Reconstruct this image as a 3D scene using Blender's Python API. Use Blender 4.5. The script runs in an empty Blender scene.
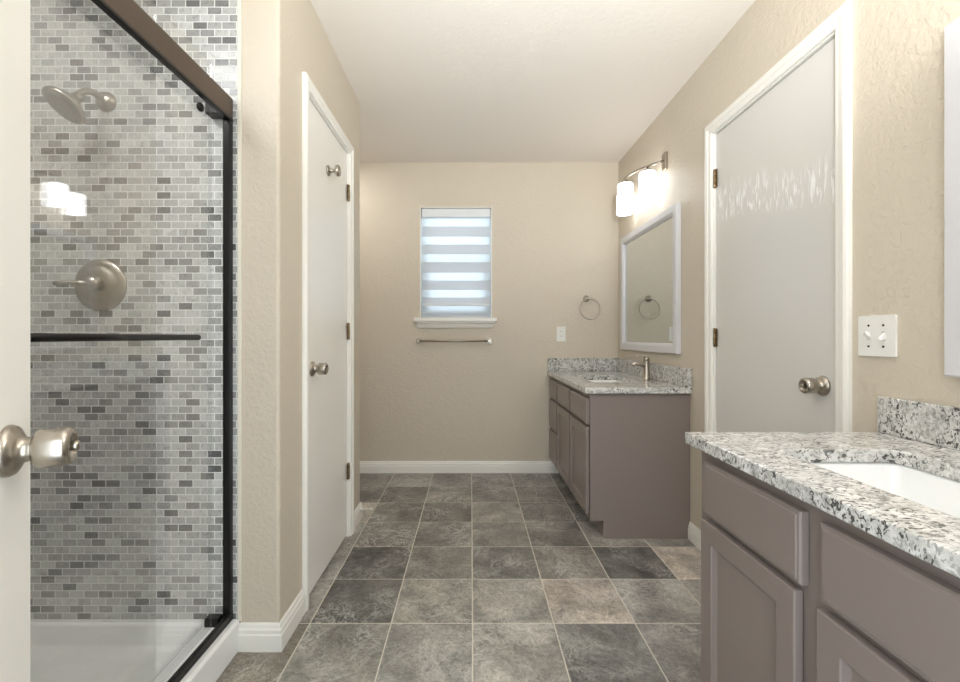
import bpy, bmesh, math, random
from mathutils import Vector, Matrix
random.seed(7)
S = bpy.context.scene
COL = S.collection
PI = math.pi

def lin(c):
    c = c / 255.0
    return c / 12.92 if c <= 0.04045 else ((c + 0.055) / 1.055) ** 2.4
def RGB(r, g, b): return (lin(r), lin(g), lin(b), 1.0)

# ------------------------------------------------------------------ camera
F = 445.0
cam_d = bpy.data.cameras.new('camera'); cam = bpy.data.objects.new('camera', cam_d); COL.objects.link(cam)
cam.location = (0, 0, 1.067); cam.rotation_euler = (PI / 2, 0, 0)
cam_d.sensor_width = 36.0; cam_d.lens = F / 960 * 36.0
cam_d.shift_x = 9 / 960; cam_d.shift_y = -4 / 960
cam_d.clip_start = 0.02; cam_d.clip_end = 200
S.camera = cam
# ------------------------------------------------------------------ world (overcast daylight outside)
W = bpy.data.worlds.new('sky'); S.world = W; W.use_nodes = True
bg = W.node_tree.nodes['Background']
bg.inputs[0].default_value = (0.72, 0.87, 1.0, 1); bg.inputs[1].default_value = 1.75
# ------------------------------------------------------------------ big lights
def area(name, loc, rot, sx, sy, power, color):
    l = bpy.data.lights.new(name, 'AREA'); l.shape = 'RECTANGLE'; l.size = sx; l.size_y = sy
    l.energy = power; l.color = color
    o = bpy.data.objects.new(name, l); COL.objects.link(o); o.location = loc; o.rotation_euler = rot
    return o
# fill light added in the open doorway behind the camera, for brightness
area('doorway_fill', (0.12, -0.28, 1.05), (PI / 2, 0, 0), 0.74, 1.9, 6, (0.97, 0.985, 1.0))
# unseen lamp added to brighten the toilet alcove, round the corner on the left
area('alcove_fill', (-1.15, 3.05, 2.42), (0, 0, 0), 0.3, 0.3, 4, (1.0, 0.98, 0.96))
# extra fill above the shower pan, added to lift the tile and pan
area('shower_fill', (-1.22, 0.55, 2.42), (0, 0, 0), 0.5, 0.5, 9, (0.97, 0.985, 1.0))
# added unseen spot, turned up and bounced off the ceiling as fill
fl = bpy.data.lights.new('bounce_fill', 'SPOT'); fl.energy = 165; fl.color = (0.93, 0.97, 1.0); fl.spot_size = math.radians(95); fl.spot_blend = 1.0; fl.shadow_soft_size = 0.04
flo = bpy.data.objects.new('bounce_fill', fl); COL.objects.link(flo); flo.location = (0.22, -0.06, 1.5)
flo.rotation_euler = Vector((0.10, 1.15, 0.94)).to_track_quat('-Z', 'Y').to_euler()
LAMP_FAR, LAMP_NEAR = 3.2, 16.0
S.view_settings.view_transform = 'Standard'; S.view_settings.look = 'None'
S.view_settings.exposure = 0.58; S.view_settings.gamma = 1.0; S.view_settings.use_curve_mapping = False

# ------------------------------------------------------------------ materials
def mat(name, col=None, rough=0.5, metal=0.0, spec=0.5):
    m = bpy.data.materials.new(name); m.use_nodes = True
    p = m.node_tree.nodes['Principled BSDF']
    if col: p.inputs['Base Color'].default_value = col
    p.inputs['Roughness'].default_value = rough; p.inputs['Metallic'].default_value = metal
    p.inputs['Specular IOR Level'].default_value = spec
    return m
class N:
    def __init__(s, m): s.t = m.node_tree; s.p = s.t.nodes['Principled BSDF']
    def n(s, typ, **kw):
        n = s.t.nodes.new('ShaderNode' + typ)
        for k, v in kw.items():
            if k.startswith('i_'): n.inputs[k[2:].replace('_', ' ')].default_value = v
            else: setattr(n, k, v)
        return n
    def l(s, a, b): s.t.links.new(a, b)
    def ramp(s, fac, stops, interp='LINEAR'):
        r = s.n('ValToRGB'); r.color_ramp.interpolation = interp
        e = r.color_ramp.elements
        while len(e) < len(stops): e.new(0.5)
        for i, (p, c) in enumerate(stops): e[i].position = p; e[i].color = c
        s.l(fac, r.inputs[0]); return r.outputs[0]
    def mix(s, fac, a, b, blend='MIX'):
        m = s.n('MixRGB', blend_type=blend)
        for sock, v in ((m.inputs[0], fac), (m.inputs[1], a), (m.inputs[2], b)):
            if isinstance(v, (float, int, tuple)): sock.default_value = v
            else: s.l(v, sock)
        return m.outputs[0]
    def math(s, op, a, b=0.0):
        m = s.n('Math', operation=op)
        for sock, v in ((m.inputs[0], a), (m.inputs[1], b)):
            if isinstance(v, (float, int)): sock.default_value = v
            else: s.l(v, sock)
        return m.outputs[0]
    def bump(s, h, strength=0.5, dist=0.002):
        b = s.n('Bump'); b.inputs['Strength'].default_value = strength; b.inputs['Distance'].default_value = dist
        s.l(h, b.inputs['Height']); s.l(b.outputs[0], s.p.inputs['Normal']); return b
G = lambda v: (v, v, v, 1)

def wall_paint(name, col, strength=0.5, rough=0.55, scale=95, dist=0.0025):
    m = mat(name, col, rough); k = N(m)
    g = k.n('NewGeometry')
    a = k.n('TexNoise'); a.inputs['Scale'].default_value = scale; a.inputs['Detail'].default_value = 2.5
    b = k.n('TexNoise'); b.inputs['Scale'].default_value = scale * 0.38; b.inputs['Detail'].default_value = 2
    k.l(g.outputs['Position'], a.inputs['Vector']); k.l(g.outputs['Position'], b.inputs['Vector'])
    ra = k.ramp(a.outputs[0], [(0.42, G(0)), (0.6, G(1))]); rb = k.ramp(b.outputs[0], [(0.4, G(0)), (0.65, G(1))])
    k.bump(k.mix(0.45, ra, rb), strength, dist)
    return m
M_wall = wall_paint('beige_wall_paint', RGB(206, 195, 177), 0.5, 0.45, 72)
M_ceil = wall_paint('ceiling_paint', RGB(236, 228, 218), 0.2, 0.8)
M_trim = mat('white_trim_paint', RGB(238, 235, 227), 0.3)
M_door = mat('white_door_paint', RGB(241, 238, 231), 0.28)
M_plas = mat('white_plastic', RGB(236, 234, 228), 0.3)
M_pan = mat('white_acrylic', RGB(233, 233, 230), 0.15)
M_cer = mat('white_ceramic', RGB(240, 240, 238), 0.1)
M_nick = mat('brushed_nickel', RGB(176, 168, 156), 0.28, 1.0)
M_shin = mat('polished_nickel', RGB(184, 177, 166), 0.27, 1.0)
M_hinge = mat('aged_brass', RGB(132, 112, 82), 0.35, 1.0)
M_brz = mat('dark_bronze', RGB(92, 79, 68), 0.4, 0.5)
M_blk = mat('black_metal', RGB(24, 22, 21), 0.3, 0.4)
M_dark = mat('dark_slot', RGB(18, 17, 16), 0.6)
M_hole = mat('dark_gap', RGB(40, 34, 30), 0.8)
M_frame = mat('pale_grey_frame_paint', RGB(208, 207, 208), 0.3)
M_mir = mat('mirror_silver', RGB(214, 218, 216), 0.015, 1.0)
M_vinyl = mat('white_vinyl', RGB(225, 228, 230), 0.35)
M_rubber = mat('white_rubber', RGB(225, 222, 215), 0.6)

# paint with a faint grain, cabinets
def cab_paint():
    m = mat('taupe_cabinet_paint', RGB(133, 121, 115), 0.33); k = N(m)
    g = k.n('NewGeometry'); a = k.n('TexNoise'); a.inputs['Scale'].default_value = 260; a.inputs['Detail'].default_value = 1
    k.l(g.outputs['Position'], a.inputs['Vector']); k.bump(a.outputs[0], 0.06, 0.0008)
    return m
M_cab = cab_paint()
M_groove = mat('shadow_groove_stain', RGB(70, 60, 54), 0.5)

# door with a reflected highlight band painted into its colour, plus streak bump
def door_glint():
    m = mat('door_paint_with_glint', RGB(220, 217, 211), 0.2); k = N(m)
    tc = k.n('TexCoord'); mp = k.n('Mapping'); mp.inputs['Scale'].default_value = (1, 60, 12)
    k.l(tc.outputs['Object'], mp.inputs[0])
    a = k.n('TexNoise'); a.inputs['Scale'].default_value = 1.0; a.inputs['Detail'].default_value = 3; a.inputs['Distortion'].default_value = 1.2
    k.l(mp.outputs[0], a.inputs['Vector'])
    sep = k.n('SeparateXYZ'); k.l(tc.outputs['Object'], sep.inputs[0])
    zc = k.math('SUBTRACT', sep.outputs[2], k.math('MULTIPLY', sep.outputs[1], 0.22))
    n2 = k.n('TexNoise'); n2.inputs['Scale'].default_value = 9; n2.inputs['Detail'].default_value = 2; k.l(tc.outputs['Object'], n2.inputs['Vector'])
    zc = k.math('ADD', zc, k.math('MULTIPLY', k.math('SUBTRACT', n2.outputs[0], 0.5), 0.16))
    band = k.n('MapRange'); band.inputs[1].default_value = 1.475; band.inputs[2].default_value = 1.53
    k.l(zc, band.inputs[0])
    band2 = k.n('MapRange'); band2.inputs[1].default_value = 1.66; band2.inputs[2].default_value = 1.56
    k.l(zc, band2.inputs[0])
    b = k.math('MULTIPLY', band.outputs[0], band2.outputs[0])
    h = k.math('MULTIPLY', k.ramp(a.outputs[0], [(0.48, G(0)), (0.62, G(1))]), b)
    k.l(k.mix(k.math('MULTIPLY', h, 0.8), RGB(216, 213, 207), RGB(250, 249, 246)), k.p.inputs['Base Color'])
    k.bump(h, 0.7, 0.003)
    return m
M_door_glint = door_glint()

def granite():
    m = mat('speckled_granite', None, 0.14); k = N(m)
    tc = k.n('NewGeometry')
    mp = k.n('Mapping'); mp.inputs['Rotation'].default_value = (0.3, 0.5, 0.9); mp.inputs['Scale'].default_value = (1.0, 1.7, 1.3)
    k.l(tc.outputs['Position'], mp.inputs[0])
    def noise(sc, det, dist, w=0):
        t = k.n('TexNoise'); t.inputs['Scale'].default_value = sc; t.inputs['Detail'].default_value = det; t.inputs['Distortion'].default_value = dist
        v = k.n('VectorMath', operation='ADD'); k.l(mp.outputs[0], v.inputs[0]); v.inputs[1].default_value = (w, w * 1.7, -w)
        k.l(v.outputs[0], t.inputs['Vector']); return t.outputs[0]
    base = k.ramp(noise(22, 4, 0.4), [(0.3, RGB(176, 175, 171)), (0.52, RGB(208, 206, 201)), (0.7, RGB(229, 228, 224))])
    mid = k.ramp(noise(62, 3, 0.8, 3.1), [(0.53, G(0)), (0.6, G(1))])
    c = k.mix(k.math('MULTIPLY', mid, 0.62), base, RGB(140, 138, 131))
    clus = k.ramp(noise(11, 2, 0.2, 9.2), [(0.36, G(0)), (0.6, G(1))])
    dk = k.ramp(noise(64, 4, 1.3, 5.7), [(0.55, G(0)), (0.59, G(1))])
    f = k.math('MULTIPLY', k.math('MULTIPLY', dk, k.math('ADD', clus, 0.45)), 0.85)
    f = k.math('MINIMUM', f, 0.92)
    c = k.mix(f, c, RGB(58, 57, 54))
    wt = k.ramp(noise(120, 2, 0, 1.3), [(0.6, G(0)), (0.68, G(1))])
    c = k.mix(k.math('MULTIPLY', wt, 0.5), c, RGB(238, 237, 232))
    k.l(c, k.p.inputs['Base Color'])
    return m
M_gran = granite()

def mosaic():
    m = mat('marble_mosaic_tile', None, 0.22); k = N(m)
    g = k.n('NewGeometry'); sep = k.n('SeparateXYZ'); k.l(g.outputs['Position'], sep.inputs[0])
    u = k.math('ADD', sep.outputs[0], sep.outputs[1])
    cmb = k.n('CombineXYZ'); k.l(u, cmb.inputs[0]); k.l(sep.outputs[2], cmb.inputs[1])
    br = k.n('TexBrick'); br.offset = 0.5; br.squash = 1.0
    for a, v in (('Scale', 1.0), ('Mortar Size', 0.0016), ('Mortar Smooth', 0.15), ('Bias', 0.0), ('Brick Width', 0.0495), ('Row Height', 0.0252)):
        br.inputs[a].default_value = v
    br.inputs['Color1'].default_value = G(0); br.inputs['Color2'].default_value = G(1); br.inputs['Mortar'].default_value = G(0.5)
    k.l(cmb.outputs[0], br.inputs['Vector'])
    row = k.math('FLOOR', k.math('DIVIDE', sep.outputs[2], 0.0252))
    odd = k.math('MODULO', row, 2.0)
    off = k.math('MULTIPLY', k.math('SUBTRACT', 1.0, odd), 0.5 * 0.0495)
    cn = k.math('FLOOR', k.math('DIVIDE', k.math('ADD', u, off), 0.0495))
    idv = k.n('CombineXYZ'); k.l(cn, idv.inputs[0]); k.l(row, idv.inputs[1])
    wn = k.n('TexWhiteNoise', noise_dimensions='2D'); k.l(idv.outputs[0], wn.inputs['Vector'])
    col = k.ramp(wn.outputs['Value'], [(0.0, RGB(100, 100, 99)), (0.1, RGB(122, 122, 120)), (0.24, RGB(160, 160, 156)), (0.42, RGB(178, 178, 175)), (0.7, RGB(194, 194, 190)), (1.0, RGB(208, 208, 204))])
    n1 = k.n('TexNoise'); n1.inputs['Scale'].default_value = 42; n1.inputs['Detail'].default_value = 4; n1.inputs['Distortion'].default_value = 1.5
    ofs = k.n('VectorMath', operation='ADD'); k.l(g.outputs['Position'], ofs.inputs[0]); k.l(wn.outputs['Color'], ofs.inputs[1])
    k.l(ofs.outputs[0], n1.inputs['Vector'])
    vein = k.ramp(n1.outputs[0], [(0.3, G(0.72)), (0.45, G(0.97)), (0.75, G(1.08))])
    col = k.mix(1.0, col, vein, 'MULTIPLY')
    col = k.mix(br.outputs['Fac'], col, RGB(228, 228, 224))
    k.l(col, k.p.inputs['Base Color'])
    inv = k.math('SUBTRACT', 1.0, br.outputs['Fac']); k.bump(inv, 0.4, 0.001)
    rr = k.n('MapRange'); rr.inputs[3].default_value = 0.22; rr.inputs[4].default_value = 0.8
    k.l(br.outputs['Fac'], rr.inputs[0]); k.l(rr.outputs[0], k.p.inputs['Roughness'])
    return m
M_mos = mosaic()

def floor_tile():
    m = mat('slate_floor_tile', None, 0.3); k = N(m)
    g = k.n('NewGeometry'); at = k.n('Attribute', attribute_name='tile_tone'); ar = k.n('Attribute', attribute_name='tile_seed')
    v = k.n('VectorMath', operation='ADD'); k.l(g.outputs['Position'], v.inputs[0]); k.l(ar.outputs['Vector'], v.inputs[1])
    def noise(sc, det, dist, rough=0.5):
        t = k.n('TexNoise'); t.inputs['Scale'].default_value = sc; t.inputs['Detail'].default_value = det
        t.inputs['Distortion'].default_value = dist; t.inputs['Roughness'].default_value = rough
        k.l(v.outputs[0], t.inputs['Vector']); return t.outputs[0]
    big = noise(5, 5, 0.6, 0.6)
    c = k.mix(1.0, at.outputs['Color'], k.ramp(big, [(0.3, G(0.55)), (0.5, G(1.0)), (0.7, G(1.7))]), 'MULTIPLY')
    fine = noise(64, 6, 0.8, 0.7)
    c = k.mix(1.0, c, k.ramp(fine, [(0.35, G(0.68)), (0.65, G(1.4))]), 'MULTIPLY')
    r = noise(9, 6, 1.6, 0.62)
    ridge = k.math('ABSOLUTE', k.math('SUBTRACT', r, 0.5))
    r2 = noise(24, 5, 1.8, 0.65)
    ridge2 = k.math('ABSOLUTE', k.math('SUBTRACT', r2, 0.5))
    vein = k.math('MAXIMUM', k.ramp(ridge, [(0.0, G(1)), (0.03, G(0))]), k.ramp(ridge2, [(0.0, G(0.7)), (0.035, G(0))]))
    pres = k.ramp(noise(4.5, 2, 0), [(0.44, G(0.05)), (0.62, G(1))])
    c = k.mix(k.math('MULTIPLY', k.math('MULTIPLY', vein, pres), 0.9), c, RGB(206, 204, 197))
    k.l(c, k.p.inputs['Base Color'])
    h = k.mix(0.35, k.ramp(r, [(0.3, G(0)), (0.7, G(1))]), fine)
    k.bump(h, 1.0, 0.008)
    return m
M_tile = floor_tile()
M_grout = mat('pale_grout', RGB(214, 208, 194), 0.85)

def glass_mat(name, tint=(0.985, 0.988, 0.985, 1), base=0.04, haze=0.0):
    m = bpy.data.materials.new(name); m.use_nodes = True; t = m.node_tree; t.nodes.remove(t.nodes['Principled BSDF'])
    o = t.nodes['Material Output']
    lw = t.nodes.new('ShaderNodeLayerWeight'); lw.inputs[0].default_value = 0.5
    pw = t.nodes.new('ShaderNodeMath'); pw.operation = 'POWER'; pw.inputs[1].default_value = 5.0; t.links.new(lw.outputs['Facing'], pw.inputs[0])
    ml = t.nodes.new('ShaderNodeMath'); ml.operation = 'MULTIPLY_ADD'; ml.inputs[1].default_value = 1 - base; ml.inputs[2].default_value = base
    t.links.new(pw.outputs[0], ml.inputs[0])
    tr = t.nodes.new('ShaderNodeBsdfTransparent'); tr.inputs[0].default_value = tint
    gl = t.nodes.new('ShaderNodeBsdfGlossy'); gl.inputs['Roughness'].default_value = 0.0
    mx = t.nodes.new('ShaderNodeMixShader')
    t.links.new(ml.outputs[0], mx.inputs[0]); t.links.new(tr.outputs[0], mx.inputs[1]); t.links.new(gl.outputs[0], mx.inputs[2])
    out = mx.outputs[0]
    if haze:
        df = t.nodes.new('ShaderNodeBsdfDiffuse'); df.inputs[0].default_value = G(0.85)
        m2 = t.nodes.new('ShaderNodeMixShader'); m2.inputs[0].default_value = haze
        t.links.new(out, m2.inputs[1]); t.links.new(df.outputs[0], m2.inputs[2]); out = m2.outputs[0]
    t.links.new(out, o.inputs[0]); return m
M_glass = glass_mat('shower_glass', base=0.10, haze=0.01)
M_pane = glass_mat('window_glass')

def shade_glass(st):
    m = bpy.data.materials.new('lit_opal_glass'); m.use_nodes = True
    p = m.node_tree.nodes['Principled BSDF']; p.inputs['Base Color'].default_value = G(0.9); p.inputs['Roughness'].default_value = 0.3
    p.inputs['Emission Color'].default_value = (0.98, 0.985, 1.0, 1); p.inputs['Emission Strength'].default_value = st
    return m
M_shade_far, M_shade_near = shade_glass(LAMP_FAR), shade_glass(LAMP_NEAR)

def cloth(name, col, transl, transp):
    m = bpy.data.materials.new(name); m.use_nodes = True; t = m.node_tree; t.nodes.remove(t.nodes['Principled BSDF'])
    o = t.nodes['Material Output']
    d = t.nodes.new('ShaderNodeBsdfDiffuse'); d.inputs[0].default_value = col
    tl = t.nodes.new('ShaderNodeBsdfTranslucent'); tl.inputs[0].default_value = col
    tr = t.nodes.new('ShaderNodeBsdfTransparent')
    a = t.nodes.new('ShaderNodeMixShader'); a.inputs[0].default_value = transl; t.links.new(d.outputs[0], a.inputs[1]); t.links.new(tl.outputs[0], a.inputs[2])
    b = t.nodes.new('ShaderNodeMixShader'); b.inputs[0].default_value = transp; t.links.new(a.outputs[0], b.inputs[1]); t.links.new(tr.outputs[0], b.inputs[2])
    t.links.new(b.outputs[0], o.inputs[0]); return m
M_solid = cloth('opaque_blind_fabric', RGB(226, 229, 232), 0.4, 0.0)
M_sheer = cloth('sheer_blind_fabric', RGB(238, 243, 246), 0.5, 0.3)

# ------------------------------------------------------------------ mesh helpers
def BM(): return bmesh.new()
def box(bm, x0, x1, y0, y1, z0, z1, mi=0):
    vs = [bm.verts.new((x, y, z)) for z in (z0, z1) for x, y in ((x0, y0), (x1, y0), (x1, y1), (x0, y1))]
    fs = []
    for idx in ((3, 2, 1, 0), (4, 5, 6, 7), (0, 1, 5, 4), (1, 2, 6, 5), (2, 3, 7, 6), (3, 0, 4, 7)):
        f = bm.faces.new([vs[i] for i in idx]); f.material_index = mi; fs.append(f)
    return fs
def basis(axis):
    a = Vector(axis).normalized(); t = Vector((0, 0, 1)) if abs(a.z) < 0.9 else Vector((1, 0, 0))
    u = a.cross(t).normalized(); return a, u, a.cross(u).normalized()
def lathe(bm, prof, org, axis, n=32, cap=True, smooth=True):
    a, u, v = basis(axis); org = Vector(org); rings = []
    for r, t in prof:
        rings.append([bm.verts.new(org + a * t + (u * math.cos(2 * PI * i / n) + v * math.sin(2 * PI * i / n)) * max(r, 1e-5)) for i in range(n)])
    for p, q in zip(rings, rings[1:]):
        for i in range(n):
            f = bm.faces.new((p[i], p[(i + 1) % n], q[(i + 1) % n], q[i])); f.smooth = smooth
    if cap:
        bm.faces.new(list(reversed(rings[0]))); bm.faces.new(rings[-1])
    return rings
def tube(bm, pts, r, n=12, closed=False):
    pts = [Vector(p) for p in pts]; rings = []; L = len(pts)
    prev = None
    for i, p in enumerate(pts):
        if closed: d = pts[(i + 1) % L] - pts[i - 1]
        else: d = pts[min(i + 1, L - 1)] - pts[max(i - 1, 0)]
        d.normalize()
        if prev is None: _, u, v = basis(d)
        else:
            u = (prev - d * prev.dot(d)).normalized(); v = d.cross(u)
        prev = u
        rr = r[i] if isinstance(r, (list, tuple)) else r
        rings.append([bm.verts.new(p + (u * math.cos(2 * PI * k / n) + v * math.sin(2 * PI * k / n)) * rr) for k in range(n)])
    m = L if closed else L - 1
    for i in range(m):
        a, b = rings[i], rings[(i + 1) % L]
        for k in range(n):
            f = bm.faces.new((a[k], a[(k + 1) % n], b[(k + 1) % n], b[k])); f.smooth = True
    if not closed:
        bm.faces.new(list(reversed(rings[0]))); bm.faces.new(rings[-1])
def rrect(x0, x1, y0, y1, r, n=6):
    out = []
    for cx, cy, a0 in ((x1 - r, y1 - r, 0), (x0 + r, y1 - r, PI / 2), (x0 + r, y0 + r, PI), (x1 - r, y0 + r, 1.5 * PI)):
        for i in range(n + 1):
            a = a0 + PI / 2 * i / n; out.append((cx + r * math.cos(a), cy + r * math.sin(a)))
    return out
def rect(x0, x1, y0, y1): return [(x0, y0), (x1, y0), (x1, y1), (x0, y1)]
def plate(bm, outer, holes, fn, w0, w1, mi=0):
    """flat plate with holes; fn(u, v, w) -> xyz"""
    tmp = bmesh.new(); edges = []
    for loop in [outer] + list(holes):
        vs = [tmp.verts.new((u, v, 0)) for u, v in loop]
        for i in range(len(vs)): edges.append(tmp.edges.new((vs[i], vs[(i + 1) % len(vs)])))
    bmesh.ops.triangle_fill(tmp, use_beauty=True, use_dissolve=False, edges=edges)
    tmp.verts.index_update()
    lo = [bm.verts.new(fn(v.co.x, v.co.y, w0)) for v in tmp.verts]; hi = [bm.verts.new(fn(v.co.x, v.co.y, w1)) for v in tmp.verts]
    fs = []
    for f in tmp.faces:
        ids = [v.index for v in f.verts]
        fs.append(bm.faces.new([lo[i] for i in ids])); fs.append(bm.faces.new([hi[i] for i in reversed(ids)]))
    for e in tmp.edges:
        if len(e.link_faces) == 1:
            a, b = e.verts[0].index, e.verts[1].index
            fs.append(bm.faces.new((lo[a], lo[b], hi[b], hi[a])))
    for f in fs: f.material_index = mi
    tmp.free()
def sweep(bm, prof, path, closed_prof=True):
    """prof: (out, z) pairs; path: list of (x, y, nx, ny) with mitred outward normal"""
    rings = [[bm.verts.new((x + nx * o, y + ny * o, z)) for o, z in prof] for x, y, nx, ny in path]
    n = len(prof)
    for a, b in zip(rings, rings[1:]):
        for k in range(n): bm.faces.new((a[k], a[(k + 1) % n], b[(k + 1) % n], b[k]))
    bm.faces.new(rings[0]); bm.faces.new(list(reversed(rings[-1])))

def obj(name, bm, m, parent=None, bevel=0.0, seg=2, fixn=True, loc=None):
    if fixn: bmesh.ops.recalc_face_normals(bm, faces=bm.faces)
    me = bpy.data.meshes.new(name); bm.to_mesh(me); bm.free()
    for x in (m if isinstance(m, (list, tuple)) else [m]): me.materials.append(x)
    o = bpy.data.objects.new(name, me); COL.objects.link(o)
    if parent: o.parent = parent
    if loc: o.location = loc
    if bevel:
        b = o.modifiers.new('bevel', 'BEVEL'); b.width = bevel; b.segments = seg; b.limit_method = 'ANGLE'; b.angle_limit = math.radians(40)
    return o
def smooth_normals(o):
    for p in o.data.polygons: p.use_smooth = True
def thing(name, label, cat, loc=(0, 0, 0), rotz=0.0, group=None):
    o = bpy.data.objects.new(name, None); COL.objects.link(o); o.location = loc; o.rotation_euler = (0, 0, rotz)
    o.empty_display_size = 0.05
    if label: o['label'] = label; o['category'] = cat
    if group: o['group'] = group
    return o
def struct(name, bm, m, **kw):
    o = obj(name, bm, m, **kw); o['kind'] = 'structure'; return o
def sthing(name, loc, rotz=0.0, label=None):
    o = thing(name, None, None, loc, rotz); o['kind'] = 'structure'
    if label: o['label'] = label
    return o
def dup(root, loc, label, group=None):
    r = root.copy(); COL.objects.link(r); r.location = loc; r['label'] = label
    if group: r['group'] = group
    for ch in list(root.children):
        c = ch.copy(); COL.objects.link(c); c.parent = r
        for g in list(ch.children):
            d = g.copy(); COL.objects.link(d); d.parent = c
    return r

# ------------------------------------------------------------------ room dimensions
XR, XL, XS, XF = 1.16, -0.655, -0.787, -1.66    # right wall, closet wall, tile edge, far left
YN, YB, YS, YE = -0.12, 3.50, 1.52, 2.63        # near wall, back wall, shower end wall, end of closet wall
ZC = 2.44; T = 0.12

# ------------------------------------------------------------------ floor
bm = BM()
tone = {(-1, -3): (92, 85, 72), (-1, -2): (98, 97, 88), (-1, -1): (104, 103, 96), (-1, 0): (110, 107, 99), (-1, 1): (84, 84, 80), (-1, 2): (94, 92, 88),
        (0, -2): (66, 66, 62), (0, -1): (96, 93, 84), (0, 0): (104, 101, 93), (0, 1): (128, 117, 104), (0, 2): (108, 105, 99), (0, 3): (120, 115, 106),
        (1, -2): (60, 60, 57), (1, -1): (86, 83, 76), (1, 0): (82, 81, 76), (1, 1): (98, 93, 85), (1, 2): (68, 68, 65), (1, 3): (132, 122, 108),
        (2, -2): (84, 81, 74), (2, -1): (82, 80, 74), (2, 0): (92, 89, 82), (2, 1): (78, 76, 70),
        (3, -2): (80, 77, 70), (3, -1): (72, 70, 64), (3, 0): (96, 92, 84), (3, 1): (80, 77, 71),
        (4, -2): (74, 71, 65), (4, -1): (92, 88, 80), (4, 0): (80, 78, 72), (4, 1): (88, 84, 77)}
P = 0.303; g2 = 0.0022
tiles = []
ca = bm.loops.layers.float_color.new('tile_tone'); sa = bm.loops.layers.float_color.new('tile_seed')
fx0, fx1, fy0, fy1 = XF, XR, YN - 0.1, YB
for f in box(bm, fx0, fx1, fy0, fy1, -0.05, -0.0016, 1):
    pass
for r in range(-7, 7):
    for c in range(-6, 5):
        x0, x1 = 0.005 + P * c + g2, 0.005 + P * (c + 1) - g2; y0, y1 = 1.66 + P * r + g2, 1.66 + P * (r + 1) - g2
        x0, x1, y0, y1 = max(x0, fx0), min(x1, fx1), max(y0, fy0), min(y1, fy1)
        if x1 - x0 < 0.01 or y1 - y0 < 0.01: continue
        if (r, c) in tone: t3 = tone[(r, c)]
        else:
            q = random.choice(((84, 82, 76), (100, 97, 90), (74, 72, 68), (120, 112, 100))); t3 = q
        sd = (random.random() * 9, random.random() * 9, random.random() * 9, 1)
        mm = sum(t3) / 3; cc = RGB(*[(mm + (v - mm) * 0.6) * 1.32 + d + 9 for v, d in zip(t3, (2, 0, -2))])
        b = 0.0022
        lo = [bm.verts.new(p) for p in ((x0, y0, -0.003), (x1, y0, -0.003), (x1, y1, -0.003), (x0, y1, -0.003))]
        mid = [bm.verts.new(p) for p in ((x0, y0, -0.0012), (x1, y0, -0.0012), (x1, y1, -0.0012), (x0, y1, -0.0012))]
        hi = [bm.verts.new(p) for p in ((x0 + b, y0 + b, 0), (x1 - b, y0 + b, 0), (x1 - b, y1 - b, 0), (x0 + b, y1 - b, 0))]
        fs = [bm.faces.new(hi)]
        for i in range(4):
            j = (i + 1) % 4
            fs.append(bm.faces.new((mid[i], mid[j], hi[j], hi[i]))); fs.append(bm.faces.new((lo[i], lo[j], mid[j], mid[i])))
        for f in fs:
            for lp in f.loops: lp[ca] = cc; lp[sa] = sd
struct('floor', bm, [M_tile, M_grout])

# ------------------------------------------------------------------ walls and ceiling
bm = BM(); box(bm, XF - T, XR + T, YN - T, YB + T, ZC, ZC + 0.1); struct('ceiling', bm, M_ceil)
# door openings
D1 = (1.412, 2.126, 2.035)     # right wall door: y0, y1, top
D2 = (1.780, 2.378, 2.045)     # closet door
WX = (-0.401, 0.165); WZ = (1.217, 2.09)
bm = BM(); plate(bm, rect(YN - T, YB + T, -0.05, ZC), [], lambda u, v, w: (w, u, v), XR + 0.09, XR + T)
plate(bm, [(YN - T, -0.05), (D1[0] - 0.018, -0.05), (D1[0] - 0.018, D1[2] + 0.018), (D1[1] + 0.018, D1[2] + 0.018), (D1[1] + 0.018, -0.05), (YB + T, -0.05), (YB + T, ZC), (YN - T, ZC)], [], lambda u, v, w: (w, u, v), XR, XR + 0.09)
struct('wall_right', bm, M_wall)
bm = BM(); plate(bm, rect(XF - T, XR, -0.05, ZC), [rect(WX[0], WX[1], WZ[0], WZ[1])], lambda u, v, w: (u, w, v), YB, YB + 0.14)
struct('wall_back', bm, M_wall)
# closet wall with its end returns (one continuous drywall box around the closet)
bm = BM()
plate(bm, [(YS + 0.1, -0.05), (D2[0] - 0.018, -0.05), (D2[0] - 0.018, D2[2] + 0.018), (D2[1] + 0.018, D2[2] + 0.018), (D2[1] + 0.018, -0.05), (YE - 0.1, -0.05), (YE - 0.1, ZC), (YS + 0.1, ZC)], [], lambda u, v, w: (w, u, v), XL, XL - 0.1)
rc_ = 0.012
arc = lambda cx, cy, a0: [(cx + rc_ * math.cos(a0 + PI / 2 * i / 6), cy + rc_ * math.sin(a0 + PI / 2 * i / 6)) for i in range(7)]
plate(bm, [(XS, YS)] + arc(XL - rc_, YS + rc_, -PI / 2) + [(XL, YS + 0.1), (XS, YS + 0.1)], [], lambda u, v, w: (u, v, w), -0.05, ZC)
plate(bm, [(XF, YE - 0.1), (XL, YE - 0.1)] + arc(XL - rc_, YE - rc_, 0) + [(XF, YE)], [], lambda u, v, w: (u, v, w), -0.05, ZC)
struct('wall_left', bm, M_wall)
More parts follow.
